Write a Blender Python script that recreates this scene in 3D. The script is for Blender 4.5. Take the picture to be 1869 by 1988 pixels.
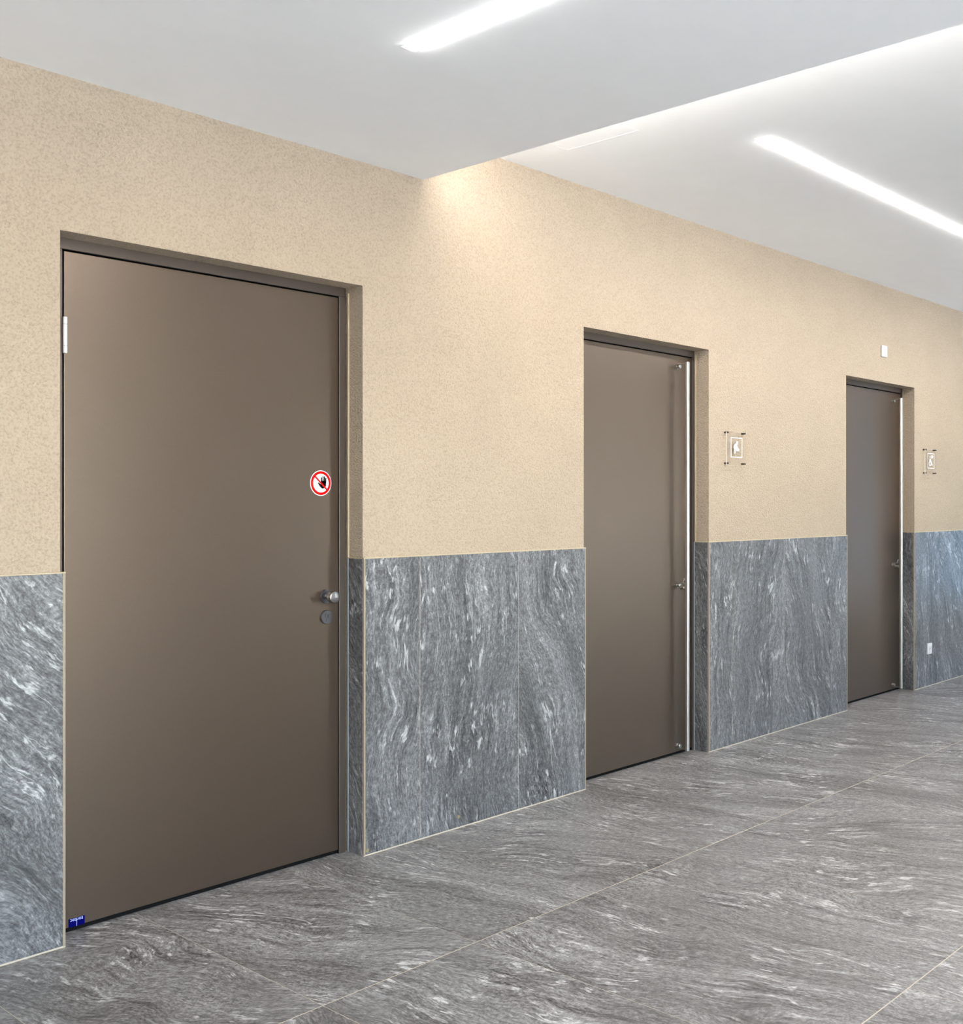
import bpy, bmesh, math, random
from mathutils import Vector, Matrix

random.seed(7)
scene = bpy.context.scene
col = scene.collection
for o in list(bpy.data.objects):
    bpy.data.objects.remove(o)

# ------------------------------------------------------------------ camera
# World: X runs along the door wall, Y points at the wall (tile face at Y = 0), Z up.
W_PX, H_PX = 1869.0, 1988.0
VP_WALL, VP_CROSS, CX, CY = 2980.0, -1350.0, 1130.0, 976.0     # vanishing points and principal point in pixels
A, B = VP_WALL - CX, CX - VP_CROSS
F_PX = math.sqrt(A * B)
CAM_D, CAM_H = 3.53, 1.4104
cam_data = bpy.data.cameras.new('camera')
cam = bpy.data.objects.new('camera', cam_data)
col.objects.link(cam)
cam.location = (0.0, -CAM_D, CAM_H)
cam.rotation_euler = (math.radians(90), 0, -math.atan2(F_PX / math.hypot(A, F_PX), F_PX / math.hypot(B, F_PX)))
cam_data.sensor_width = 36.0
cam_data.sensor_fit = 'AUTO'
cam_data.lens = F_PX / H_PX * 36.0
cam_data.shift_x = -(CX - W_PX / 2) / H_PX
cam_data.shift_y = -(H_PX / 2 - CY) / H_PX
cam_data.clip_start = 0.05
scene.camera = cam

# ------------------------------------------------------------------ world, exposure, lamp levels
SKY_STRENGTH = 0.95
SUN_STRENGTH = 56.0      # falls on the paving outside, never straight into the room
LINE_LIGHT = 50.0        # radiance of the ceiling line-light diffusers
COVE_LIGHT = 32.0        # radiance of the LED strip behind the bulkhead
EXPOSURE = 0.72
world = bpy.data.worlds.new('sky')
scene.world = world
world.use_nodes = True
wn = world.node_tree.nodes
wl = world.node_tree.links
wn.clear()
sky = wn.new('ShaderNodeTexSky')
sky.sky_type = 'NISHITA'
sky.sun_disc = False
sky.ozone_density = 2.2
sky.sun_elevation = math.radians(38)
sky.sun_rotation = math.radians(200)
bg = wn.new('ShaderNodeBackground')
bg.inputs['Strength'].default_value = SKY_STRENGTH
wo = wn.new('ShaderNodeOutputWorld')
wl.new(sky.outputs[0], bg.inputs['Color'])
wl.new(bg.outputs[0], wo.inputs['Surface'])
sun_data = bpy.data.lights.new('sun', 'SUN')
sun_data.energy = SUN_STRENGTH
sun_data.angle = math.radians(0.6)
sun_data.color = (1.0, 0.98, 0.95)
sun = bpy.data.objects.new('sun', sun_data)
col.objects.link(sun)
sun.rotation_euler = Vector((0.62, -0.06, -0.78)).to_track_quat('-Z', 'Y').to_euler()
vs = scene.view_settings
vs.view_transform = 'Standard'
vs.look = 'None'
vs.exposure = EXPOSURE
vs.gamma = 1.0
vs.use_curve_mapping = False

# ------------------------------------------------------------------ materials
def srgb(r, g, b):
    def c(v):
        v /= 255.0
        return v / 12.92 if v <= 0.04045 else ((v + 0.055) / 1.055) ** 2.4
    return (c(r), c(g), c(b), 1.0)

class NT:
    """small node-tree helper"""
    def __init__(self, name):
        self.m = bpy.data.materials.new(name)
        self.m.use_nodes = True
        self.t = self.m.node_tree
        self.t.nodes.clear()
        self.out = self.t.nodes.new('ShaderNodeOutputMaterial')
    def n(self, typ, **kw):
        nd = self.t.nodes.new(typ)
        for k, v in kw.items():
            setattr(nd, k, v)
        return nd
    def set(self, sock, v):
        if hasattr(v, 'is_output') or isinstance(v, bpy.types.NodeSocket):
            self.t.links.new(v, sock)
        else:
            sock.default_value = v
    def math(self, op, a, b=0.0, c=None, clamp=False):
        nd = self.n('ShaderNodeMath', operation=op, use_clamp=clamp)
        self.set(nd.inputs[0], a)
        self.set(nd.inputs[1], b)
        if c is not None:
            self.set(nd.inputs[2], c)
        return nd.outputs[0]
    def vmath(self, op, a, b):
        nd = self.n('ShaderNodeVectorMath', operation=op)
        self.set(nd.inputs[0], a)
        self.set(nd.inputs[1], b)
        return nd.outputs[0]
    def noise(self, vec, scale, detail=2.0, rough=0.5, color=False, lac=2.0):
        nd = self.n('ShaderNodeTexNoise')
        self.set(nd.inputs['Vector'], vec)
        nd.inputs['Scale'].default_value = scale
        nd.inputs['Detail'].default_value = detail
        nd.inputs['Roughness'].default_value = rough
        nd.inputs['Lacunarity'].default_value = lac
        return nd.outputs['Color'] if color else nd.outputs[0]
    def rng(self, v, a, b, c=0.0, d=1.0, smooth=False):
        nd = self.n('ShaderNodeMapRange', interpolation_type='SMOOTHSTEP' if smooth else 'LINEAR')
        self.set(nd.inputs['Value'], v)
        nd.inputs['From Min'].default_value = a
        nd.inputs['From Max'].default_value = b
        nd.inputs['To Min'].default_value = c
        nd.inputs['To Max'].default_value = d
        return nd.outputs[0]
    def ramp(self, v, stops):
        nd = self.n('ShaderNodeValToRGB')
        el = nd.color_ramp.elements
        while len(el) < len(stops):
            el.new(0.5)
        for e, (p, c) in zip(el, stops):
            e.position = p
            e.color = c
        self.set(nd.inputs[0], v)
        return nd.outputs[0]
    def mix(self, fac, a, b, mode='MIX'):
        nd = self.n('ShaderNodeMix', data_type='RGBA', blend_type=mode)
        self.set(nd.inputs[0], fac)
        self.set(nd.inputs[6], a)
        self.set(nd.inputs[7], b)
        return nd.outputs[2]
    def bump(self, h, dist, strength=1.0):
        nd = self.n('ShaderNodeBump')
        nd.inputs['Strength'].default_value = strength
        nd.inputs['Distance'].default_value = dist
        self.set(nd.inputs['Height'], h)
        return nd.outputs[0]
    def bsdf(self, color, rough=0.5, metal=0.0, spec=0.5, normal=None):
        p = self.n('ShaderNodeBsdfPrincipled')
        self.set(p.inputs['Base Color'], color)
        self.set(p.inputs['Roughness'], rough)
        p.inputs['Metallic'].default_value = metal
        p.inputs['Specular IOR Level'].default_value = spec
        if normal is not None:
            self.set(p.inputs['Normal'], normal)
        self.t.links.new(p.outputs[0], self.out.inputs['Surface'])
        return p

def plain(name, color, rough=0.5, metal=0.0, spec=0.5, grain=0.04, gscale=60.0):
    """a plain painted / metal surface with a slight procedural mottling"""
    t = NT(name)
    geo = t.n('ShaderNodeNewGeometry').outputs['Position']
    n = t.noise(geo, gscale, 3, 0.6)
    f = t.rng(n, 0.3, 0.7, 1.0 - grain, 1.0 + grain)
    c = t.vmath('MULTIPLY', color[:3], (1, 1, 1))
    sc = t.n('ShaderNodeVectorMath', operation='SCALE')
    t.set(sc.inputs[0], c)
    t.set(sc.inputs['Scale'], f)
    r = t.rng(n, 0.3, 0.7, max(0.0, rough - 0.03), rough + 0.03)
    t.bsdf(sc.outputs[0], r, metal, spec)
    return t.m

def stone(name, dark, mid, light, white, rough, contrast=1.0):
    """grey quartzite-look porcelain: streaks run along the V axis of the piece"""
    t = NT(name)
    uv = t.n('ShaderNodeUVMap').outputs[0]
    w1 = t.vmath('SUBTRACT', t.noise(uv, 1.3, 2, 0.5, color=True), (0.5, 0.5, 0.5))
    p1 = t.vmath('ADD', uv, t.vmath('MULTIPLY', w1, (0.42, 0.3, 0.0)))
    w2 = t.vmath('SUBTRACT', t.noise(p1, 9.0, 3, 0.6, color=True), (0.5, 0.5, 0.5))
    p2 = t.vmath('ADD', p1, t.vmath('MULTIPLY', w2, (0.030, 0.03, 0.0)))
    q = t.vmath('MULTIPLY', p2, (1.0, 0.10, 1.0))
    q2 = t.vmath('MULTIPLY', p2, (1.0, 0.30, 1.0))
    streak = t.noise(q, 34.0, 5, 0.68)          # fine threads along the vein
    band = t.noise(q, 5.0, 3, 0.55)             # broad darker and lighter bands
    patch = t.noise(p1, 4.0, 3, 0.55)           # zones where the threads come out strongly
    grain = t.noise(q2, 120.0, 3, 0.75)          # salt-and-pepper crystals drawn out along the vein
    speck = t.noise(p2, 120.0, 2, 0.6)
    s = t.rng(streak, 0.3, 0.7, -1.0, 1.0)
    b = t.rng(band, 0.3, 0.7, -1.0, 1.0)
    g = t.rng(grain, 0.3, 0.7, -1.0, 1.0)
    k = t.rng(speck, 0.3, 0.7, -1.0, 1.0)
    amp = t.rng(patch, 0.36, 0.64, 0.15, 1.0, True)
    v = t.math('MULTIPLY', t.math('MULTIPLY', s, amp), 0.36 * contrast)
    v = t.math('ADD', v, t.math('MULTIPLY', b, 0.13 * contrast))
    v = t.math('ADD', v, t.math('MULTIPLY', g, 0.30 * contrast))
    v = t.math('ADD', v, t.math('MULTIPLY', k, 0.12 * contrast))
    v = t.math('ADD', v, 0.47, clamp=True)
    c = t.ramp(v, [(0.04, dark), (0.45, mid), (0.82, light), (1.0, white)])
    # pale quartz threads and flecks, only in some zones
    m = t.noise(q, 8.0, 4, 0.55)
    ridge = t.rng(t.math('ABSOLUTE', t.math('SUBTRACT', m, 0.5)), 0.0, 0.008, 1.0, 0.0, True)
    zone = t.rng(t.noise(q2, 6.0, 2, 0.6), 0.49, 0.62, 0.0, 1.0, True)
    fleck = t.rng(t.noise(q2, 34.0, 3, 0.6), 0.57, 0.65, 0.0, 1.0, True)
    vein = t.math('MAXIMUM', t.math('MULTIPLY', ridge, zone), t.math('MULTIPLY', fleck, t.rng(patch, 0.48, 0.60, 0.0, 1.0, True)))
    vein = t.math('MULTIPLY', vein, t.rng(grain, 0.35, 0.6, 0.30, 0.9))
    c = t.mix(vein, c, white)
    # dark seams
    dr = t.rng(t.math('ABSOLUTE', t.math('SUBTRACT', band, 0.42)), 0.0, 0.012, 0.6, 0.0, True)
    c = t.mix(t.math('MULTIPLY', dr, t.rng(patch, 0.40, 0.55, 1.0, 0.0, True)), c, dark)
    t.bsdf(c, t.rng(v, 0.2, 0.8, rough + 0.05, rough - 0.05), 0.0, 0.5)
    return t.m

def stucco(name, color):
    t = NT(name)
    geo = t.n('ShaderNodeNewGeometry').outputs['Position']
    n1 = t.noise(geo, 125.0, 2, 0.6)
    h = n1
    big = t.noise(geo, 2.2, 3, 0.5)
    pit = t.rng(n1, 0.30, 0.55, 0.80, 1.0)
    tone = t.math('MULTIPLY', pit, t.rng(big, 0.3, 0.7, 0.97, 1.03))
    sc = t.n('ShaderNodeVectorMath', operation='SCALE')
    sc.inputs[0].default_value = color[:3]
    t.set(sc.inputs['Scale'], tone)
    t.bsdf(sc.outputs[0], 0.9, 0.0, 0.2, t.bump(h, 0.010, 0.7))
    return t.m

def emitter(name, color, strength):
    t = NT(name)
    e = t.n('ShaderNodeEmission')
    e.inputs[0].default_value = color
    e.inputs[1].default_value = strength
    t.t.links.new(e.outputs[0], t.out.inputs['Surface'])
    return t.m

def clear(name, tint=(1, 1, 1, 1), rough=0.02, gloss=1.0):
    t = NT(name)
    tr = t.n('ShaderNodeBsdfTransparent')
    tr.inputs[0].default_value = tint
    gl = t.n('ShaderNodeBsdfGlossy')
    gl.inputs['Roughness'].default_value = rough
    fr = t.n('ShaderNodeFresnel')
    fr.inputs[0].default_value = 1.45
    mx = t.n('ShaderNodeMixShader')
    t.set(mx.inputs[0], t.math('MULTIPLY', fr.outputs[0], gloss))
    t.t.links.new(tr.outputs[0], mx.inputs[1])
    t.t.links.new(gl.outputs[0], mx.inputs[2])
    t.t.links.new(mx.outputs[0], t.out.inputs['Surface'])
    return t.m

M = {}
M['stucco'] = stucco('beige_stucco', (0.415, 0.336, 0.253, 1))
M['stone_floor'] = stone('grey_stone_floor', (0.040, 0.037, 0.035, 1), (0.170, 0.161, 0.156, 1), (0.36, 0.35, 0.342, 1), (0.66, 0.65, 0.635, 1), 0.38)
M['stone_dado'] = stone('grey_stone_dado', (0.016, 0.0165, 0.018, 1), (0.095, 0.097, 0.102, 1), (0.235, 0.238, 0.246, 1), (0.50, 0.505, 0.515, 1), 0.38)
M['adhesive'] = plain('dull_yellow_adhesive', (0.26, 0.22, 0.11, 1), 0.7, spec=0.1)
M['grout'] = plain('beige_grout', srgb(188, 178, 160), 0.85, grain=0.08, gscale=120)
M['ceiling'] = plain('white_ceiling_paint', (0.90, 0.90, 0.90, 1), 0.9, spec=0.2, grain=0.01, gscale=6)
M['white_wall'] = plain('white_wall_paint', (0.86, 0.86, 0.86, 1), 0.9, spec=0.2, grain=0.01, gscale=6)
M['door'] = plain('taupe_door_paint', (0.158, 0.121, 0.095, 1), 0.35, 0.95, spec=0.5, grain=0.05, gscale=420)
M['frame'] = plain('dark_taupe_frame_paint', (0.10, 0.08, 0.068, 1), 0.40, 0.6, spec=0.5, grain=0.04, gscale=300)
M['gap_black'] = plain('black_gap_shade', (0.006, 0.006, 0.006, 1), 0.8, spec=0.1)  # black for the shaded gaps round the doors, also keyway and pin holes
M['steel'] = plain('brushed_steel', (0.44, 0.435, 0.42, 1), 0.31, 1.0, grain=0.03, gscale=200)
M['knob'] = plain('satin_steel_knob', (0.36, 0.355, 0.34, 1), 0.24, 1.0, grain=0.03, gscale=200)
M['dull_steel'] = plain('dull_steel', (0.14, 0.14, 0.15, 1), 0.33, 1.0, grain=0.04, gscale=200)
M['alu'] = plain('bare_aluminium', (0.66, 0.66, 0.66, 1), 0.45, 0.3, grain=0.02)
M['trim'] = plain('beige_tile_edge', srgb(146, 132, 112), 0.5, grain=0.10, gscale=90)
M['silicone'] = plain('pale_silicone', srgb(140, 148, 156), 0.4, grain=0.03)
M['beige_silicone'] = plain('beige_silicone', srgb(176, 160, 136), 0.6, grain=0.04)
M['white_plastic'] = plain('white_plastic', (0.60, 0.60, 0.61, 1), 0.4, grain=0.01)
M['grey_plastic'] = plain('grey_plastic', (0.55, 0.55, 0.55, 1), 0.5)
M['sign_red'] = plain('signal_red_print', (0.62, 0.002, 0.002, 1), 0.45, grain=0.01, spec=0.04)
M['sign_white'] = plain('white_print', (0.72, 0.72, 0.73, 1), 0.5, grain=0.01, spec=0.04)
M['sign_black'] = plain('black_print', (0.004, 0.004, 0.006, 1), 0.5, grain=0.01, spec=0.04)
M['label_blue'] = plain('deep_blue_print', (0.001, 0.001, 0.085, 1), 0.45, grain=0.01, spec=0.04)
M['label_text'] = plain('pale_blue_print', (0.42, 0.50, 0.95, 1), 0.5, grain=0.01, spec=0.04)
M['acrylic'] = clear('clear_acrylic', (0.985, 0.98, 0.975, 1), 0.15, 0.02)
M['lit_edge_white'] = plain('white_lit_acrylic_edge', (0.86, 0.86, 0.85, 1), 0.35, grain=0.01)  # white stands for the light caught in the plate edges
M['bronze'] = plain('dark_bronze_standoff', (0.10, 0.075, 0.055, 1), 0.3, 0.8)
M['blue_glass'] = clear('tinted_window_glass', (0.30, 0.44, 0.56, 1), 0.0, 1.0)
M['glass'] = clear('window_glass', (0.93, 0.96, 0.97, 1), 0.0, 1.0)
M['win_frame'] = plain('anthracite_window_frame', (0.06, 0.06, 0.065, 1), 0.4)
M['paving'] = plain('outdoor_concrete', (0.55, 0.545, 0.54, 1), 0.9, grain=0.06, gscale=4)
M['line_light'] = emitter('lit_diffuser', (1.0, 0.985, 0.965, 1), LINE_LIGHT)
M['cove_light'] = emitter('lit_led_strip', (1.0, 0.96, 0.90, 1), COVE_LIGHT)

# ------------------------------------------------------------------ mesh helpers
def tag(o, label=None, cat=None, group=None, kind=None):
    if label: o['label'] = label
    if cat: o['category'] = cat
    if group: o['group'] = group
    if kind: o['kind'] = kind
    return o

def empty(name, loc, **kw):
    o = bpy.data.objects.new(name, None)
    o.empty_display_size = 0.1
    col.objects.link(o)
    o.location = loc
    return tag(o, **kw)

def link(name, bm, mats, parent=None, smooth=False, bevel=0.0, seg=2):
    if bevel:
        bmesh.ops.bevel(bm, geom=list(bm.edges), offset=bevel, segments=seg, affect='EDGES', profile=0.5, clamp_overlap=True)
    bmesh.ops.recalc_face_normals(bm, faces=list(bm.faces))
    me = bpy.data.meshes.new(name)
    bm.to_mesh(me)
    bm.free()
    for m in (mats if isinstance(mats, (list, tuple)) else [mats]):
        me.materials.append(m)
    if smooth:
        me.polygons.foreach_set('use_smooth', [True] * len(me.polygons))
        me.update()
    o = bpy.data.objects.new(name, me)
    col.objects.link(o)
    if parent is not None:
        o.parent = parent
        o.matrix_parent_inverse = Matrix.Translation(parent.location).inverted()   # parents are only ever translated
    return o

def bx(bm, x0, x1, y0, y1, z0, z1):
    vs_ = [bm.verts.new((x, y, z)) for x in (x0, x1) for y in (y0, y1) for z in (z0, z1)]
    for f in ((0, 1, 3, 2), (4, 6, 7, 5), (0, 4, 5, 1), (2, 3, 7, 6), (0, 2, 6, 4), (1, 5, 7, 3)):
        bm.faces.new([vs_[i] for i in f])
    return bm

def box(name, x0, x1, y0, y1, z0, z1, mat, parent=None, bevel=0.0, seg=2):
    return link(name, bx(bmesh.new(), x0, x1, y0, y1, z0, z1), mat, parent, bevel=bevel, seg=seg)

def lathe(bm, prof, origin, axis, n=32):
    """profile [(t, r)] spun about an axis; closed with caps at both ends"""
    axis = Vector(axis).normalized()
    u = axis.orthogonal().normalized()
    v = axis.cross(u)
    o = Vector(origin)
    rings = []
    for t, r in prof:
        rings.append([bm.verts.new(o + axis * t + (u * math.cos(2 * math.pi * k / n) + v * math.sin(2 * math.pi * k / n)) * r) for k in range(n)])
    for a, b in zip(rings, rings[1:]):
        for k in range(n):
            bm.faces.new((a[k], a[(k + 1) % n], b[(k + 1) % n], b[k]))
    bm.faces.new(list(reversed(rings[0])))
    bm.faces.new(rings[-1])
    return bm

def edge_smooth(o, ang=35):
    me = o.data
    me.polygons.foreach_set('use_smooth', [True] * len(me.polygons))
    b = bmesh.new()
    b.from_mesh(me)
    for e in b.edges:
        if len(e.link_faces) == 2 and e.calc_face_angle(0) > math.radians(ang):
            e.smooth = False
    b.to_mesh(me)
    b.free()
    return o

def plate(bm, pts, y0, y1):
    """polygon of (X, Z) points turned into a thin plate between y0 (front) and y1 (back)"""
    fr = [bm.verts.new((x, y0, z)) for x, z in pts]
    bk = [bm.verts.new((x, y1, z)) for x, z in pts]
    bm.faces.new(fr)
    bm.faces.new(list(reversed(bk)))
    n = len(pts)
    for i in range(n):
        bm.faces.new((fr[i], fr[(i + 1) % n], bk[(i + 1) % n], bk[i]))
    return bm

def circle(cx, cz, r, n=48, rx=None):
    return [(cx + (rx or r) * math.cos(2 * math.pi * k / n), cz + r * math.sin(2 * math.pi * k / n)) for k in range(n)]

def ring(bm, cx, cz, ro, ri, y0, y1, n=56, ax=1.0):
    co = circle(cx, cz, ro, n, ro * ax)
    ci = circle(cx, cz, ri, n, ri * ax)
    vv = [[bm.verts.new((x, y, z)) for x, z in c] for c in (co, ci) for y in (y0, y1)]
    of, ob, nf, nb = vv
    for k in range(n):
        j = (k + 1) % n
        bm.faces.new((of[k], of[j], nf[j], nf[k]))
        bm.faces.new((ob[k], nb[k], nb[j], ob[j]))
        bm.faces.new((of[k], ob[k], ob[j], of[j]))
        bm.faces.new((nf[k], nf[j], nb[j], nb[k]))
    return bm

def stone_piece(name, org, ud, vd, nd, w, h, th, mat, parent, angle=0.0, bevel=0.0007):
    """a stone tile: origin at its face corner, u/v spans on the face, thickness behind it; UV in metres with the vein angle baked in"""
    org, ud, vd, nd = Vector(org), Vector(ud), Vector(vd), Vector(nd)
    bm = bmesh.new()
    vv = [bm.verts.new(org + ud * (w * i) + vd * (h * j) - nd * (th * k)) for i in (0, 1) for j in (0, 1) for k in (0, 1)]
    for f in ((0, 1, 3, 2), (4, 6, 7, 5), (0, 4, 5, 1), (2, 3, 7, 6), (0, 2, 6, 4), (1, 5, 7, 3)):
        bm.faces.new([vv[i] for i in f])
    bmesh.ops.bevel(bm, geom=list(bm.edges), offset=bevel, segments=1, affect='EDGES', clamp_overlap=True)
    bmesh.ops.recalc_face_normals(bm, faces=list(bm.faces))
    uvl = bm.loops.layers.uv.new('UVMap')
    ca, sa = math.cos(angle), math.sin(angle)
    ox, oy = random.uniform(-40, 40), random.uniform(-40, 40)
    for fc in bm.faces:
        for lp in fc.loops:
            d = lp.vert.co - org
            u, v = d.dot(ud), d.dot(vd)
            u += d.dot(nd) * 0.7
            lp[uvl].uv = (ca * u - sa * v + ox, sa * u + ca * v + oy)
    me = bpy.data.meshes.new(name)
    bm.to_mesh(me)
    bm.free()
    me.materials.append(mat)
    o = bpy.data.objects.new(name, me)
    col.objects.link(o)
    o.parent = parent
    o.matrix_parent_inverse = Matrix.Translation(parent.location).inverted()
    return o

# ------------------------------------------------------------------ the room
X0, X1 = -4.0, 11.6           # corridor ends
Y0 = -6.4                     # opposite wall
PL = 0.010                    # plaster face sits 10 mm behind the tile face
Z_LOW, Z_UP = 2.769, 2.968    # ceiling heights
X_STEP = 3.076                # where the low ceiling ends
DADO = 1.186
DOORY = 0.108                 # face of door leaves
JOINT0, PITCH = 1.866, 0.592  # tile module along the wall
ROW0, ROWP = -0.957, 1.194

# openings: (plaster left, plaster right, tile left, tile right)
OPEN = [(1.566, 2.759, 1.580, 2.757), (4.110, 5.194, 4.117, 5.182), (6.838, 7.926, 6.843, 7.906)]
OPEN_TOP = 2.276

# floor: mortar bed + one object per tile
floor = box('floor', X0, X1, Y0, 0.30, -0.12, -0.0004, M['grout'])
tag(floor, 'grey stone-look tiled floor with pale beige joints', 'floor', kind='structure')
G, GR = 0.0010, 0.0020        # half joint across and along the corridor
k0 = math.ceil((X0 - JOINT0) / PITCH) - 1
for k in range(k0, 18):
    xa, xb = JOINT0 + k * PITCH, JOINT0 + (k + 1) * PITCH
    xa, xb = max(xa, X0), min(xb, X1)
    if xb - xa < 0.02:
        continue
    for r in range(-1, 5):
        ya, yb = ROW0 - r * ROWP, ROW0 - (r + 1) * ROWP
        ya = min(ya, 0.23)
        yb = max(yb, Y0)
        if ya - yb < 0.02:
            continue
        stone_piece('floor_tile', (xa + G, yb + GR, 0.0), (1, 0, 0), (0, 1, 0), (0, 0, 1), xb - xa - 2 * G, ya - yb - 2 * GR, 0.009,
                    M['stone_floor'], floor, angle=random.uniform(-0.55, 0.02), bevel=0.0004)

# door wall: plaster with three openings
wall = bmesh.new()
xs = X0
for (pa, pb, ta, tb) in OPEN:
    bx(wall, xs, pa, PL, 0.30, 0.0, 3.10)
    bx(wall, pa, pb, PL, 0.30, OPEN_TOP, 3.10)
    xs = pb
bx(wall, xs, X1 + 0.2, PL, 0.30, 0.0, 3.10)
bx(wall, X0, X1 + 0.2, 0.30, 0.42, -0.12, 3.10)  # unseen slab added behind the doors to keep outside light out
wall_left = link('wall_left', wall, M['stucco'])
tag(wall_left, 'beige rough-plastered wall with a grey stone-tiled lower half', 'wall', kind='structure')

# tile cladding of the lower wall
def dado_run(xa, xb, angles, left_jamb, right_jamb):
    """front tiles between two X limits, cut on the module"""
    cuts = [xa] + [JOINT0 + k * PITCH for k in range(k0, 18) if xa + 0.03 < JOINT0 + k * PITCH < xb - 0.03] + [xb]
    box('grout_bed', xa + 0.001, xb - 0.001, 0.0012, PL, 0.0, DADO - 0.001, M['grout'], wall_left)
    for i, (a, b) in enumerate(zip(cuts, cuts[1:])):
        ga = G if i else 0.009 if left_jamb else 0.0
        gb = G if i < len(cuts) - 2 else 0.009 if right_jamb else 0.0
        stone_piece('dado_tile', (a + ga, 0.0, 0.0055), (1, 0, 0), (0, 0, 1), (0, -1, 0), b - a - ga - gb, DADO - 0.0055, 0.009,
                    M['stone_dado'], wall_left, angle=angles[i % len(angles)])
    # pale joint along the tile tops
    box('top_joint', xa, xb, 0.0008, PL + 0.001, DADO, DADO + 0.0045, M['beige_silicone'], wall_left, bevel=0.0006, seg=1)

dado_run(X0 + 0.01, OPEN[0][2], [0.0, 0.2, -0.1, -0.2, 0.1, 0.0, -0.1, 0.1, -0.2, -0.62], False, True)
dado_run(OPEN[0][3], OPEN[1][2], [0.03, -0.05, -0.28], True, True)
dado_run(OPEN[1][3], OPEN[2][2], [0.02, 0.03, -0.26, -0.06], True, True)
dado_run(OPEN[2][3], X1 - 0.02, [0.05, -0.55, -0.2], True, False)
for (pa, pb, ta, tb) in OPEN:
    # jamb tiles on both sides of the opening
    stone_piece('jamb_tile', (tb, 0.009, 0.001), (0, 1, 0), (0, 0, 1), (-1, 0, 0), 0.0895, DADO - 0.001, 0.009, M['stone_dado'], wall_left, angle=random.choice((0.35, 0.15)))
    stone_piece('jamb_tile', (ta, 0.0985, 0.001), (0, -1, 0), (0, 0, 1), (1, 0, 0), 0.0895, DADO - 0.001, 0.009, M['stone_dado'], wall_left, angle=0.1)
    box('jamb_joint', tb, tb + 0.012, 0.001, 0.100, DADO, DADO + 0.0045, M['beige_silicone'], wall_left)
    box('jamb_joint', ta - 0.012, ta, 0.001, 0.100, DADO, DADO + 0.0045, M['beige_silicone'], wall_left)
    # corner strips at the tile edges
    box('corner_strip', tb + 0.0006, tb + 0.0085, 0.0002, 0.0085, 0.002, DADO, M['trim'], wall_left, bevel=0.0015, seg=2)
    box('corner_strip', ta - 0.0085, ta - 0.0006, 0.0002, 0.0085, 0.002, DADO, M['trim'], wall_left, bevel=0.0015, seg=2)
    # silicone where tile and plaster reveals meet the door frame
    box('silicone_bead', tb - 0.0025, tb + 0.003, 0.0985, 0.1035, 0.0, DADO, M['silicone'], wall_left)
    box('silicone_bead', pb - 0.006, pb + 0.001, 0.0965, 0.1035, DADO + 0.004, OPEN_TOP - 0.02, M['beige_silicone'], wall_left)

# bits of yellow adhesive left on the tiles
for (sx_, sz_, r_) in ((2.776, 0.022, 0.010), (3.268, 0.050, 0.009)):
    pts = [(sx_ + r_ * random.uniform(0.5, 1.1) * math.cos(k * math.pi / 5), sz_ + r_ * random.uniform(0.5, 1.1) * math.sin(k * math.pi / 5)) for k in range(10)]
    link('adhesive_residue', plate(bmesh.new(), pts, -0.0004, 0.0), M['adhesive'], wall_left)

# ceiling: low part, step and high part with a hatch
ceil = bmesh.new()
bx(ceil, X0, X_STEP, Y0, PL + 0.001, Z_LOW, 3.10)
bx(ceil, X_STEP, X1, Y0, PL + 0.001, Z_UP, 3.10)
ceiling = link('ceiling', ceil, M['ceiling'])
tag(ceiling, 'smooth white ceiling stepping up behind the low part', 'ceiling', kind='structure')
hatch = box('access_hatch', 3.260, 3.642, -0.682, -0.298, Z_UP - 0.0005, Z_UP, M['ceiling'], ceiling, bevel=0.0002, seg=1)
hf = bmesh.new()
for (xa, xb, ya, yb) in ((3.252, 3.258, -0.690, -0.290), (3.644, 3.650, -0.690, -0.290), (3.258, 3.644, -0.690, -0.684), (3.258, 3.644, -0.296, -0.290)):
    bx(hf, xa, xb, ya, yb, Z_UP - 0.0008, Z_UP)
link('hatch_frame', hf, M['ceiling'], ceiling)

# other walls
wb = box('wall_back', X0 - 0.2, X0, Y0, 0.30, -0.12, 3.10, M['white_wall'])
tag(wb, 'plain white wall closing the near corridor end', 'wall', kind='structure')

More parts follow.
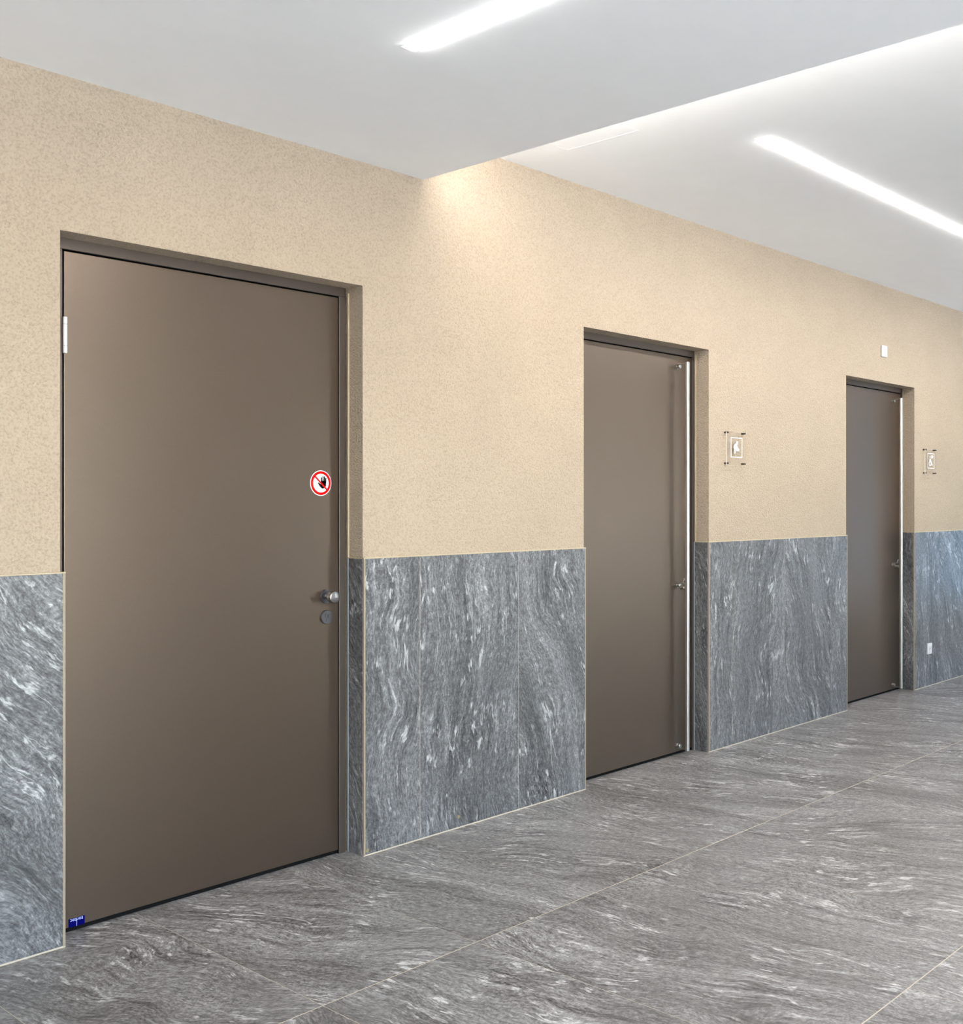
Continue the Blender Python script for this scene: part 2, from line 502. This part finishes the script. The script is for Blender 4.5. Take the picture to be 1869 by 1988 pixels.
def glazed_wall(wname, wlabel, iname, ilabels, axis, at, thick, a0, a1, spans, z0, z1, first, glass='glass'):
    """a wall slab with glazed bands (start, end, panes); axis 'x' runs along X at Y = at, axis 'y' runs along Y at X = at"""
    def slab(bm, p, q, za, zb, t0=0.0, t1=1.0):
        c0, c1 = sorted((at + thick * t0, at + thick * t1))
        if axis == 'x':
            bx(bm, p, q, c0, c1, za, zb)
        else:
            bx(bm, c0, c1, p, q, za, zb)
        return bm
    bm = bmesh.new()
    slab(bm, a0, a1, z1, 3.10)
    slab(bm, a0, a1, -0.12, z0)
    e = a0
    for (w0, w1, n) in spans:
        slab(bm, e, w0, z0, z1)
        e = w1
    slab(bm, e, a1, z0, z1)
    w = link(wname, bm, M['white_wall'])
    tag(w, wlabel, 'wall', kind='structure')
    t_ = 0.05
    for k, (w0, w1, n) in enumerate(spans):
        c = (w0 + w1) / 2
        win = empty('%s_%d' % (iname, first + k), (c, at + thick / 2, z0) if axis == 'x' else (at + thick / 2, c, z0), label=ilabels[k], cat='window', kind='structure')
        for i in range(n):
            p = w0 + (w1 - w0) * i / n
            q = w0 + (w1 - w0) * (i + 1) / n
            fr = bmesh.new()
            for r in ((p, p + t_, z0, z1), (q - t_, q, z0, z1), (p + t_, q - t_, z0, z0 + t_), (p + t_, q - t_, z1 - t_, z1)):
                slab(fr, *r, 0.3, 0.7)
            link('window_frame', fr, M['win_frame'], win)
            link('pane', slab(bmesh.new(), p + t_, q - t_, z0 + t_, z1 - t_, 0.48, 0.52), M[glass], win)

# far end: glazed daylight opening; opposite wall: unseen window bands added as a daylight source
glazed_wall('wall_front', 'white end wall around the tall glazing', 'window', ('tall glazed daylight opening in the far end wall',),
            'y', X1, 0.2, Y0, 0.30, ((-1.50, -0.40, 1),), 0.35, 2.62, 1, 'blue_glass')
glazed_wall('wall_right', 'white wall opposite the doors with two added window bands', 'window', ('long unseen window band added for daylight behind the camera', 'short unseen window band added for daylight opposite the far end of the corridor'),
            'x', Y0, -0.2, X0 - 0.2, X1 + 0.2, ((-3.4, 3.6, 4), (7.9, 11.3, 2)), 0.12, 2.62, 2)
g_ = bmesh.new()
bx(g_, X0 - 40, X1 + 50, Y0 - 60, Y0 - 0.2, -0.3, -0.15)
bx(g_, X1 + 0.2, X1 + 50, Y0 - 0.2, 40, -0.3, -0.15)
ground = link('ground', g_, M['paving'])
tag(ground, 'pale concrete paving outside the windows', 'ground', kind='structure')

# ------------------------------------------------------------------ lamps
def line_light(name, p0, p1, zc, width, label, group=None):
    """slim recessed line light: flat trim and a slightly domed lit diffuser running from p0 to p1 on the ceiling at zc"""
    a, b = Vector((p0[0], p0[1], zc)), Vector((p1[0], p1[1], zc))
    d = (b - a).normalized()
    s = Vector((-d.y, d.x, 0))
    t = empty(name, (a + b) / 2, label=label, cat='ceiling light', group=group)
    bm = bmesh.new()
    def quadbox(o0, o1, s0, s1, z0, z1):
        vv = [bm.verts.new(a + d * o + s * q + Vector((0, 0, z))) for o in (o0, o1) for q in (s0, s1) for z in (z0, z1)]
        for f in ((0, 1, 3, 2), (4, 6, 7, 5), (0, 4, 5, 1), (2, 3, 7, 6), (0, 2, 6, 4), (1, 5, 7, 3)):
            bm.faces.new([vv[i] for i in f])
    L = (b - a).length
    h = width / 2
    quadbox(-0.022, 0.0, -h, h, -0.0014, 0.0)
    link('end_cap', bm, M['ceiling'], t)
    bm = bmesh.new()
    quadbox(L, L + 0.022, -h, h, -0.0014, 0.0)
    link('end_cap', bm, M['ceiling'], t)
    bm = bmesh.new()
    n = 8
    prof = [(-h + width * i / n, -0.001 - 0.0065 * math.sin(math.pi * i / n) ** 0.6) for i in range(n + 1)]
    ends = []
    for o in (0.0, L):
        ends.append([bm.verts.new(a + d * o + s * q + Vector((0, 0, z))) for q, z in prof])
    for i in range(n):
        bm.faces.new((ends[0][i], ends[0][i + 1], ends[1][i + 1], ends[1][i]))
    bm.faces.new(ends[0])
    bm.faces.new(list(reversed(ends[1])))
    link('diffuser', bm, M['line_light'], t)
    return t

line_light('ceiling_light', (2.160, -0.995), (2.160, -5.60), Z_LOW, 0.056, 'lit white line light crossing the low ceiling towards the first door')
line_light('ceiling_light', (4.075, -1.034), (9.20, -1.034), Z_UP, 0.066, 'lit white line light in the raised ceiling, parallel to the door wall')
# LED strip on the step of the ceiling (washes wall and raised ceiling)
cove = empty('cove_light', (X_STEP + 0.01, -2.8, 2.87), label='slim lit strip fixed to the step behind the low ceiling', cat='ceiling light')
box('profile', X_STEP, X_STEP + 0.012, -5.9, -0.14, 2.845, 2.905, M['alu'], cove)
box('diffuser', X_STEP + 0.012, X_STEP + 0.018, -5.9, -0.14, 2.850, 2.900, M['cove_light'], cove)

# ------------------------------------------------------------------ doors
def make_door(i, leaf, frame_l, frame_r, label):
    pa, pb, ta, tb = OPEN[i]
    l0, l1 = leaf
    top = 2.234
    d = empty('door_%d' % (i + 1), ((l0 + l1) / 2, DOORY + 0.03, 0.0), label=label, cat='door', kind='structure')
    gap = 0.006
    fr = bmesh.new()
    # face members
    bx(fr, frame_l, l0 - gap, DOORY - 0.002, DOORY + 0.09, 0.0, top + gap)
    bx(fr, l1 + gap * 0.6, frame_r, DOORY - 0.002, DOORY + 0.09, 0.0, top + gap)
    bx(fr, frame_l, frame_r, DOORY - 0.002, DOORY + 0.09, top + gap, OPEN_TOP + 0.004)
    link('door_frame', fr, M['frame'], d, bevel=0.0015, seg=2)
    sl = bmesh.new()
    # black strips behind the leaf edge: rebate shade put into the colour
    bx(sl, l0 - gap, l0 + 0.02, DOORY + 0.062, DOORY + 0.088, 0.0, top + gap)
    bx(sl, l1 - 0.02, l1 + gap * 0.6, DOORY + 0.062, DOORY + 0.088, 0.0, top + gap)
    bx(sl, l0 + 0.02, l1 - 0.02, DOORY + 0.062, DOORY + 0.088, top - 0.02, top + gap)
    # black lining paints the shade in the narrow gaps round the leaf
    bx(sl, l0 - gap, l0 - gap + 0.0008, DOORY + 0.003, DOORY + 0.062, 0.0, top + gap)
    bx(sl, l0 - gap, l1 + gap * 0.6, DOORY + 0.003, DOORY + 0.062, top + gap - 0.0008, top + gap)
    bx(sl, l1 + gap * 0.6 - 0.0008, l1 + gap * 0.6, DOORY + 0.003, DOORY + 0.062, 0.0, top + gap)
    link('gap_shade', sl, M['gap_black'], d)
    box('foot_gap_shade', l0, l1, DOORY + 0.008, DOORY + 0.055, 0.0015, 0.017, M['gap_black'], d)  # black strip stands for the shaded gap under the leaf
    lf = box('door_leaf', l0, l1, DOORY, DOORY + 0.06, 0.017, top, M['door'], d, bevel=0.0016, seg=2)
    return d

def pull_handle(d, x, z0, z1, zs):
    yb = 0.040
    r = 0.0132
    bm = bmesh.new()
    lathe(bm, [(0, r - 0.003), (0.002, r), (z1 - z0 - 0.002, r), (z1 - z0, r - 0.003)], (x, yb, z0), (0, 0, 1), 32)
    h = link('pull_bar', bm, M['steel'], d)
    edge_smooth(h)
    tag(h, label='long polished steel pull bar')
    for j, zc in enumerate(zs):
        bm = bmesh.new()
        lathe(bm, [(0, 0.013), (0.004, 0.013), (0.0045, 0.011), (0.020, 0.011), (0.022, 0.009)], (x, DOORY, zc), (0, -1, 0), 24)
        up = 0.013 if j != 2 else -0.013
        bx(bm, x - 0.010, x + 0.010, yb + 0.006, DOORY - 0.001, zc + up - 0.0022, zc + up + 0.0022)
        m_ = link('bracket', bm, M['steel'], d)
        edge_smooth(m_)
    # thumb turn at lock height
    zc = zs[1]
    bm = bmesh.new()
    lathe(bm, [(0, 0.010), (0.026, 0.010), (0.028, 0.008)], (x, yb + 0.044, zc - 0.012), (0, -1, 0), 20)
    lathe(bm, [(0, 0.0032), (0.028, 0.0046), (0.030, 0.003)], (x, yb + 0.030, zc + 0.012), (0.22, -0.25, 1), 12)
    tt = link('thumb_turn', bm, M['steel'], d)
    edge_smooth(tt)

d1 = make_door(0, (1.622, 2.713), 1.572, 2.748, 'wide taupe door with round knob and prohibition sticker')
d2 = make_door(1, (4.160, 5.164), 4.116, 5.190, 'taupe door with long pull bar next to the bending-figure sign')
d3 = make_door(2, (6.890, 7.897), 6.844, 7.922, 'taupe door with long pull bar below the white wall sensor')
pull_handle(d2, 5.027, 0.030, 2.194, (2.172, 0.949, 0.050))
pull_handle(d3, 7.757, 0.030, 2.190, (2.168, 0.948, 0.050))

# knob, lock rosette, hinge of the first door
kx, kz = 2.653, 1.038
bm = bmesh.new()
lathe(bm, [(0, 0.0265), (0.006, 0.0275), (0.008, 0.0262), (0.0082, 0.012)], (kx, DOORY, kz), (0, -1, 0), 40)
rz = edge_smooth(link('knob_rosette', bm, M['dull_steel'], d1), 25)
bm = bmesh.new()
lathe(bm, [(0, 0.0095), (0.020, 0.0095), (0.026, 0.013), (0.029, 0.0215), (0.032, 0.0235), (0.050, 0.0235), (0.0525, 0.0222), (0.0535, 0.0195)], (kx, DOORY - 0.008, kz), (0, -1, 0), 40)
kb = edge_smooth(link('door_knob', bm, M['knob'], d1), 25)
lz = 0.956
bm = bmesh.new()
lathe(bm, [(0, 0.0265), (0.006, 0.0275), (0.008, 0.0262)], (kx + 0.001, DOORY, lz), (0, -1, 0), 40)
lr = edge_smooth(link('lock_rosette', bm, M['dull_steel'], d1), 25)
bm = bmesh.new()
lathe(bm, [(0, 0.0086), (0.0035, 0.0086), (0.004, 0.0078)], (kx + 0.001, DOORY - 0.008, lz + 0.0055), (0, -1, 0), 24)
bx(bm, kx - 0.0038, kx + 0.0058, DOORY - 0.0112, DOORY - 0.008, lz - 0.0165, lz + 0.001)
edge_smooth(link('lock_cylinder', bm, M['dull_steel'], lr), 25)
bm = bmesh.new()
bx(bm, kx + 0.0000, kx + 0.0020, DOORY - 0.0126, DOORY - 0.0118, lz - 0.001, lz + 0.010)
link('keyway', bm, M['gap_black'], lr)
hg = None
hx, hy = 1.6215, DOORY - 0.008
for j, (za, zb) in enumerate(((1.898, 1.9215), (1.9225, 1.9935), (1.9945, 2.017))):
    bm = bmesh.new()
    lathe(bm, [(0, 0.0062), (0.001, 0.0072), (zb - za - 0.001, 0.0072), (zb - za, 0.0062)], (hx, hy, za), (0, 0, 1), 24)
    edge_smooth(link('hinge_barrel', bm, M['alu'], d1), 30)

# prohibition sticker (no touching): thin printed layers
sx, sz, R = 2.629, 1.488, 0.0505
st = link('prohibition_sticker', plate(bmesh.new(), circle(sx, sz, R, 64), DOORY - 0.0006, DOORY - 0.0001), M['sign_white'], d1)
tag(st, label='round red and white no-touching sticker')
link('red_ring', ring(bmesh.new(), sx, sz, R * 0.935, R * 0.735, DOORY - 0.0010, DOORY - 0.0006), M['sign_red'], st)
def cp(px, py):      # sticker drawing units to wall units
    return (sx + (px - 850) / 1090.0 * 2 * R, sz - (py - 1005) / 1290.0 * 2 * R)
def stroke(bm, p, q, w0, w1, y0, y1):
    p, q = Vector(cp(*p)), Vector(cp(*q))
    d_ = (q - p).normalized()
    n_ = Vector((-d_.y, d_.x))
    pts = []
    for k in range(9):
        an = math.pi / 2 + math.pi * k / 8
        pts.append(p + (d_ * math.cos(an) + n_ * math.sin(an)) * w0)
    for k in range(9):
        an = -math.pi / 2 + math.pi * k / 8
        pts.append(q + (d_ * math.cos(an) + n_ * math.sin(an)) * w1)
    plate(bm, [tuple(v) for v in pts], y0, y1)
hand = bmesh.new()
ya, yb_ = DOORY - 0.0009, DOORY - 0.0006
palm = [(850, 880), (1120, 900), (1125, 1000), (1110, 1150), (1060, 1230), (980, 1275), (920, 1280), (860, 1240), (790, 1160), (720, 1050), (700, 1000), (735, 965), (800, 1030), (860, 1060), (880, 1020)]
plate(hand, [cp(*p) for p in palm], ya, yb_)
for (tx, ty, bx_, by_) in ((880, 735, 880, 960), (962, 680, 955, 960), (1037, 685, 1030, 960), (1105, 770, 1095, 960)):
    stroke(hand, (tx, ty), (bx_, by_), 0.0026, 0.0030, ya, yb_)
link('hand_pictogram', hand, M['sign_black'], st)
sl_ = bmesh.new()
q = 0.0033
sp, sq = Vector(cp(540, 660)), Vector(cp(1165, 1345))
dn = (sq - sp).normalized()
nn = Vector((-dn.y, dn.x)) * q
plate(sl_, [tuple(sp + nn), tuple(sq + nn), tuple(sq - nn), tuple(sp - nn)], DOORY - 0.0013, DOORY - 0.0010)
link('red_slash', sl_, M['sign_red'], st)

# blue maker's label at the foot of the first door, stuck on upside down
lb = box('maker_label', 1.6360, 1.6900, DOORY - 0.0006, DOORY - 0.0001, 0.0165, 0.0440, M['label_blue'], d1)
tag(lb, label='small deep blue label stuck on upside down')
fc = bpy.data.curves.new('lettering', 'FONT')
fc.body = 'tortec'
fc.size = 0.0168
fc.extrude = 0.0002
fc.align_x = 'CENTER'
to = bpy.data.objects.new('lettering_curve', fc)
col.objects.link(to)
bpy.context.view_layer.update()
tme = bpy.data.meshes.new_from_object(to.evaluated_get(bpy.context.evaluated_depsgraph_get()))
bpy.data.objects.remove(to)
tb_ = bmesh.new()
tb_.from_mesh(tme)
wx = max(v.co.x for v in tb_.verts) - min(v.co.x for v in tb_.verts)
for v in tb_.verts:           # rotated by half a turn on the door face
    x, y, z = v.co
    v.co = (1.6630 - x * 0.043 / wx, DOORY - 0.0009 - z, 0.0425 - y)
link('lettering', tb_, M['label_text'], lb)
box('divider_line', 1.6625, 1.6637, DOORY - 0.0010, DOORY - 0.0006, 0.0165, 0.0420, M['label_text'], lb)

# ------------------------------------------------------------------ acrylic wall signs
def wall_sign(x0, x1, z0, z1, label):
    yw, yp = PL, -0.010
    t = empty('wall_sign', ((x0 + x1) / 2, yw, z0), label=label, cat='sign', group='clear acrylic signs beside the doors')
    bm = bx(bmesh.new(), x0, x1, yp - 0.002, yp + 0.002, z0, z1)
    for f in bm.faces:
        f.material_index = 0 if abs(f.calc_center_median().y - yp) > 0.0015 or f.calc_center_median().x > x1 - 0.001 else 1  # left, top and bottom edges painted as lit, right edge clear
    link('acrylic_plate', bm, [M['acrylic'], M['lit_edge_white']], t)
    for sxp in (x0 + 0.011, x1 - 0.011):
        for szp in (z0 + 0.011, z1 - 0.004):
            bm = bmesh.new()
            lathe(bm, [(0, 0.0055), (0.0175, 0.0055), (0.018, 0.0035), (0.0225, 0.0035), (0.023, 0.0055), (0.0270, 0.0055), (0.028, 0.004)], (sxp, yw, szp), (0, -1, 0), 16)
            edge_smooth(link('standoff', bm, M['bronze'], t))
    return t

def frame_print(t, x0, x1, z0, z1, y):
    bm = bmesh.new()
    w = 0.0048
    for r in ((x0, x1, z1 - w, z1), (x0, x1, z0, z0 + w), (x0, x0 + w, z0 + w, z1 - w), (x1 - w, x1, z0 + w, z1 - w)):
        plate(bm, [(r[0], r[2]), (r[1], r[2]), (r[1], r[3]), (r[0], r[3])], y - 0.0006, y)
    return link('printed_border', bm, M['sign_white'], t)

YP = -0.0123
s2 = wall_sign(5.343, 5.546, 1.627, 1.820, 'clear acrylic sign with white bending figure beside the second door')
frame_print(s2, 5.386, 5.506, 1.673, 1.790, YP)
def c2(px, py):
    return (5.386 + (px - 545) / 440.0 * 0.12, 1.790 - (py - 575 - (px - 545) * 0.05) / 790.0 * 0.117)
fig = [(795, 728), (828, 750), (822, 800), (800, 860), (782, 890), (800, 930), (835, 1000), (865, 1060), (870, 1125), (760, 1120), (755, 1070), (742, 1035),
       (724, 1030), (722, 1200), (712, 1216), (682, 1216), (674, 1200), (670, 1040), (652, 1005), (656, 930), (680, 870), (720, 830), (755, 785), (762, 742)]
link('pictogram', plate(bmesh.new(), [c2(*p) for p in reversed(fig)], YP - 0.0006, YP), M['sign_white'], s2)

s3 = wall_sign(8.072, 8.275, 1.627, 1.820, 'clear acrylic sign with white wheelchair symbol beside the third door')
frame_print(s3, 8.112, 8.236, 1.673, 1.790, YP)
def c3(px, py):
    return (8.112 + (px - 600) / 350.0 * 0.124, 1.790 - (py - 485 - (px - 600) * 0.06) / 745.0 * 0.117)
bm = bmesh.new()
hc = c3(728, 670)
plate(bm, circle(hc[0], hc[1], 0.0080, 20), YP - 0.0006, YP)
plate(bm, [c3(*p) for p in ((800, 600), (880, 600), (890, 660), (860, 740), (800, 750), (790, 680))], YP - 0.0006, YP)
plate(bm, [c3(*p) for p in ((700, 760), (765, 760), (780, 850), (800, 900), (860, 1080), (820, 1095), (765, 960), (700, 900))], YP - 0.0006, YP)
wc = c3(728, 1000)
ring(bm, wc[0], wc[1], 0.0180, 0.0118, YP - 0.0006, YP, 32, 1.25)
link('pictogram', bm, M['sign_white'], s3)

# ------------------------------------------------------------------ sensor and outlet
t = empty('wall_sensor', (7.402, PL, 2.455), label='small white sensor box on the plaster above the third door', cat='sensor')
box('housing', 7.361, 7.443, PL - 0.013, PL, 2.455, 2.537, M['white_plastic'], t, bevel=0.004, seg=3)
box('cover', 7.370, 7.434, PL - 0.0165, PL - 0.0125, 2.472, 2.530, M['white_plastic'], t, bevel=0.0015, seg=2)
box('slot', 7.374, 7.430, PL - 0.0136, PL - 0.0128, 2.464, 2.468, M['grey_plastic'], t)
t = empty('power_outlet', (8.165, 0.0, 0.248), label='white square power outlet on the tiles right of the third door', cat='outlet')
box('plate', 8.125, 8.206, -0.010, 0.0, 0.248, 0.330, M['white_plastic'], t, bevel=0.003, seg=3)
bm = bmesh.new()
ring(bm, 8.1655, 0.289, 0.0225, 0.0195, -0.0125, -0.0098, 32)
link('socket_ring', bm, M['white_plastic'], t)
bm = bmesh.new()
plate(bm, circle(8.1655, 0.289, 0.0194, 32), -0.0106, -0.0099)
link('socket_well', bm, M['grey_plastic'], t)
for dz in (-0.0095, 0.0095):
    bm = bmesh.new()
    plate(bm, circle(8.1655 + dz, 0.289, 0.0024, 12), -0.0112, -0.0105)
    link('pin_hole', bm, M['gap_black'], t)
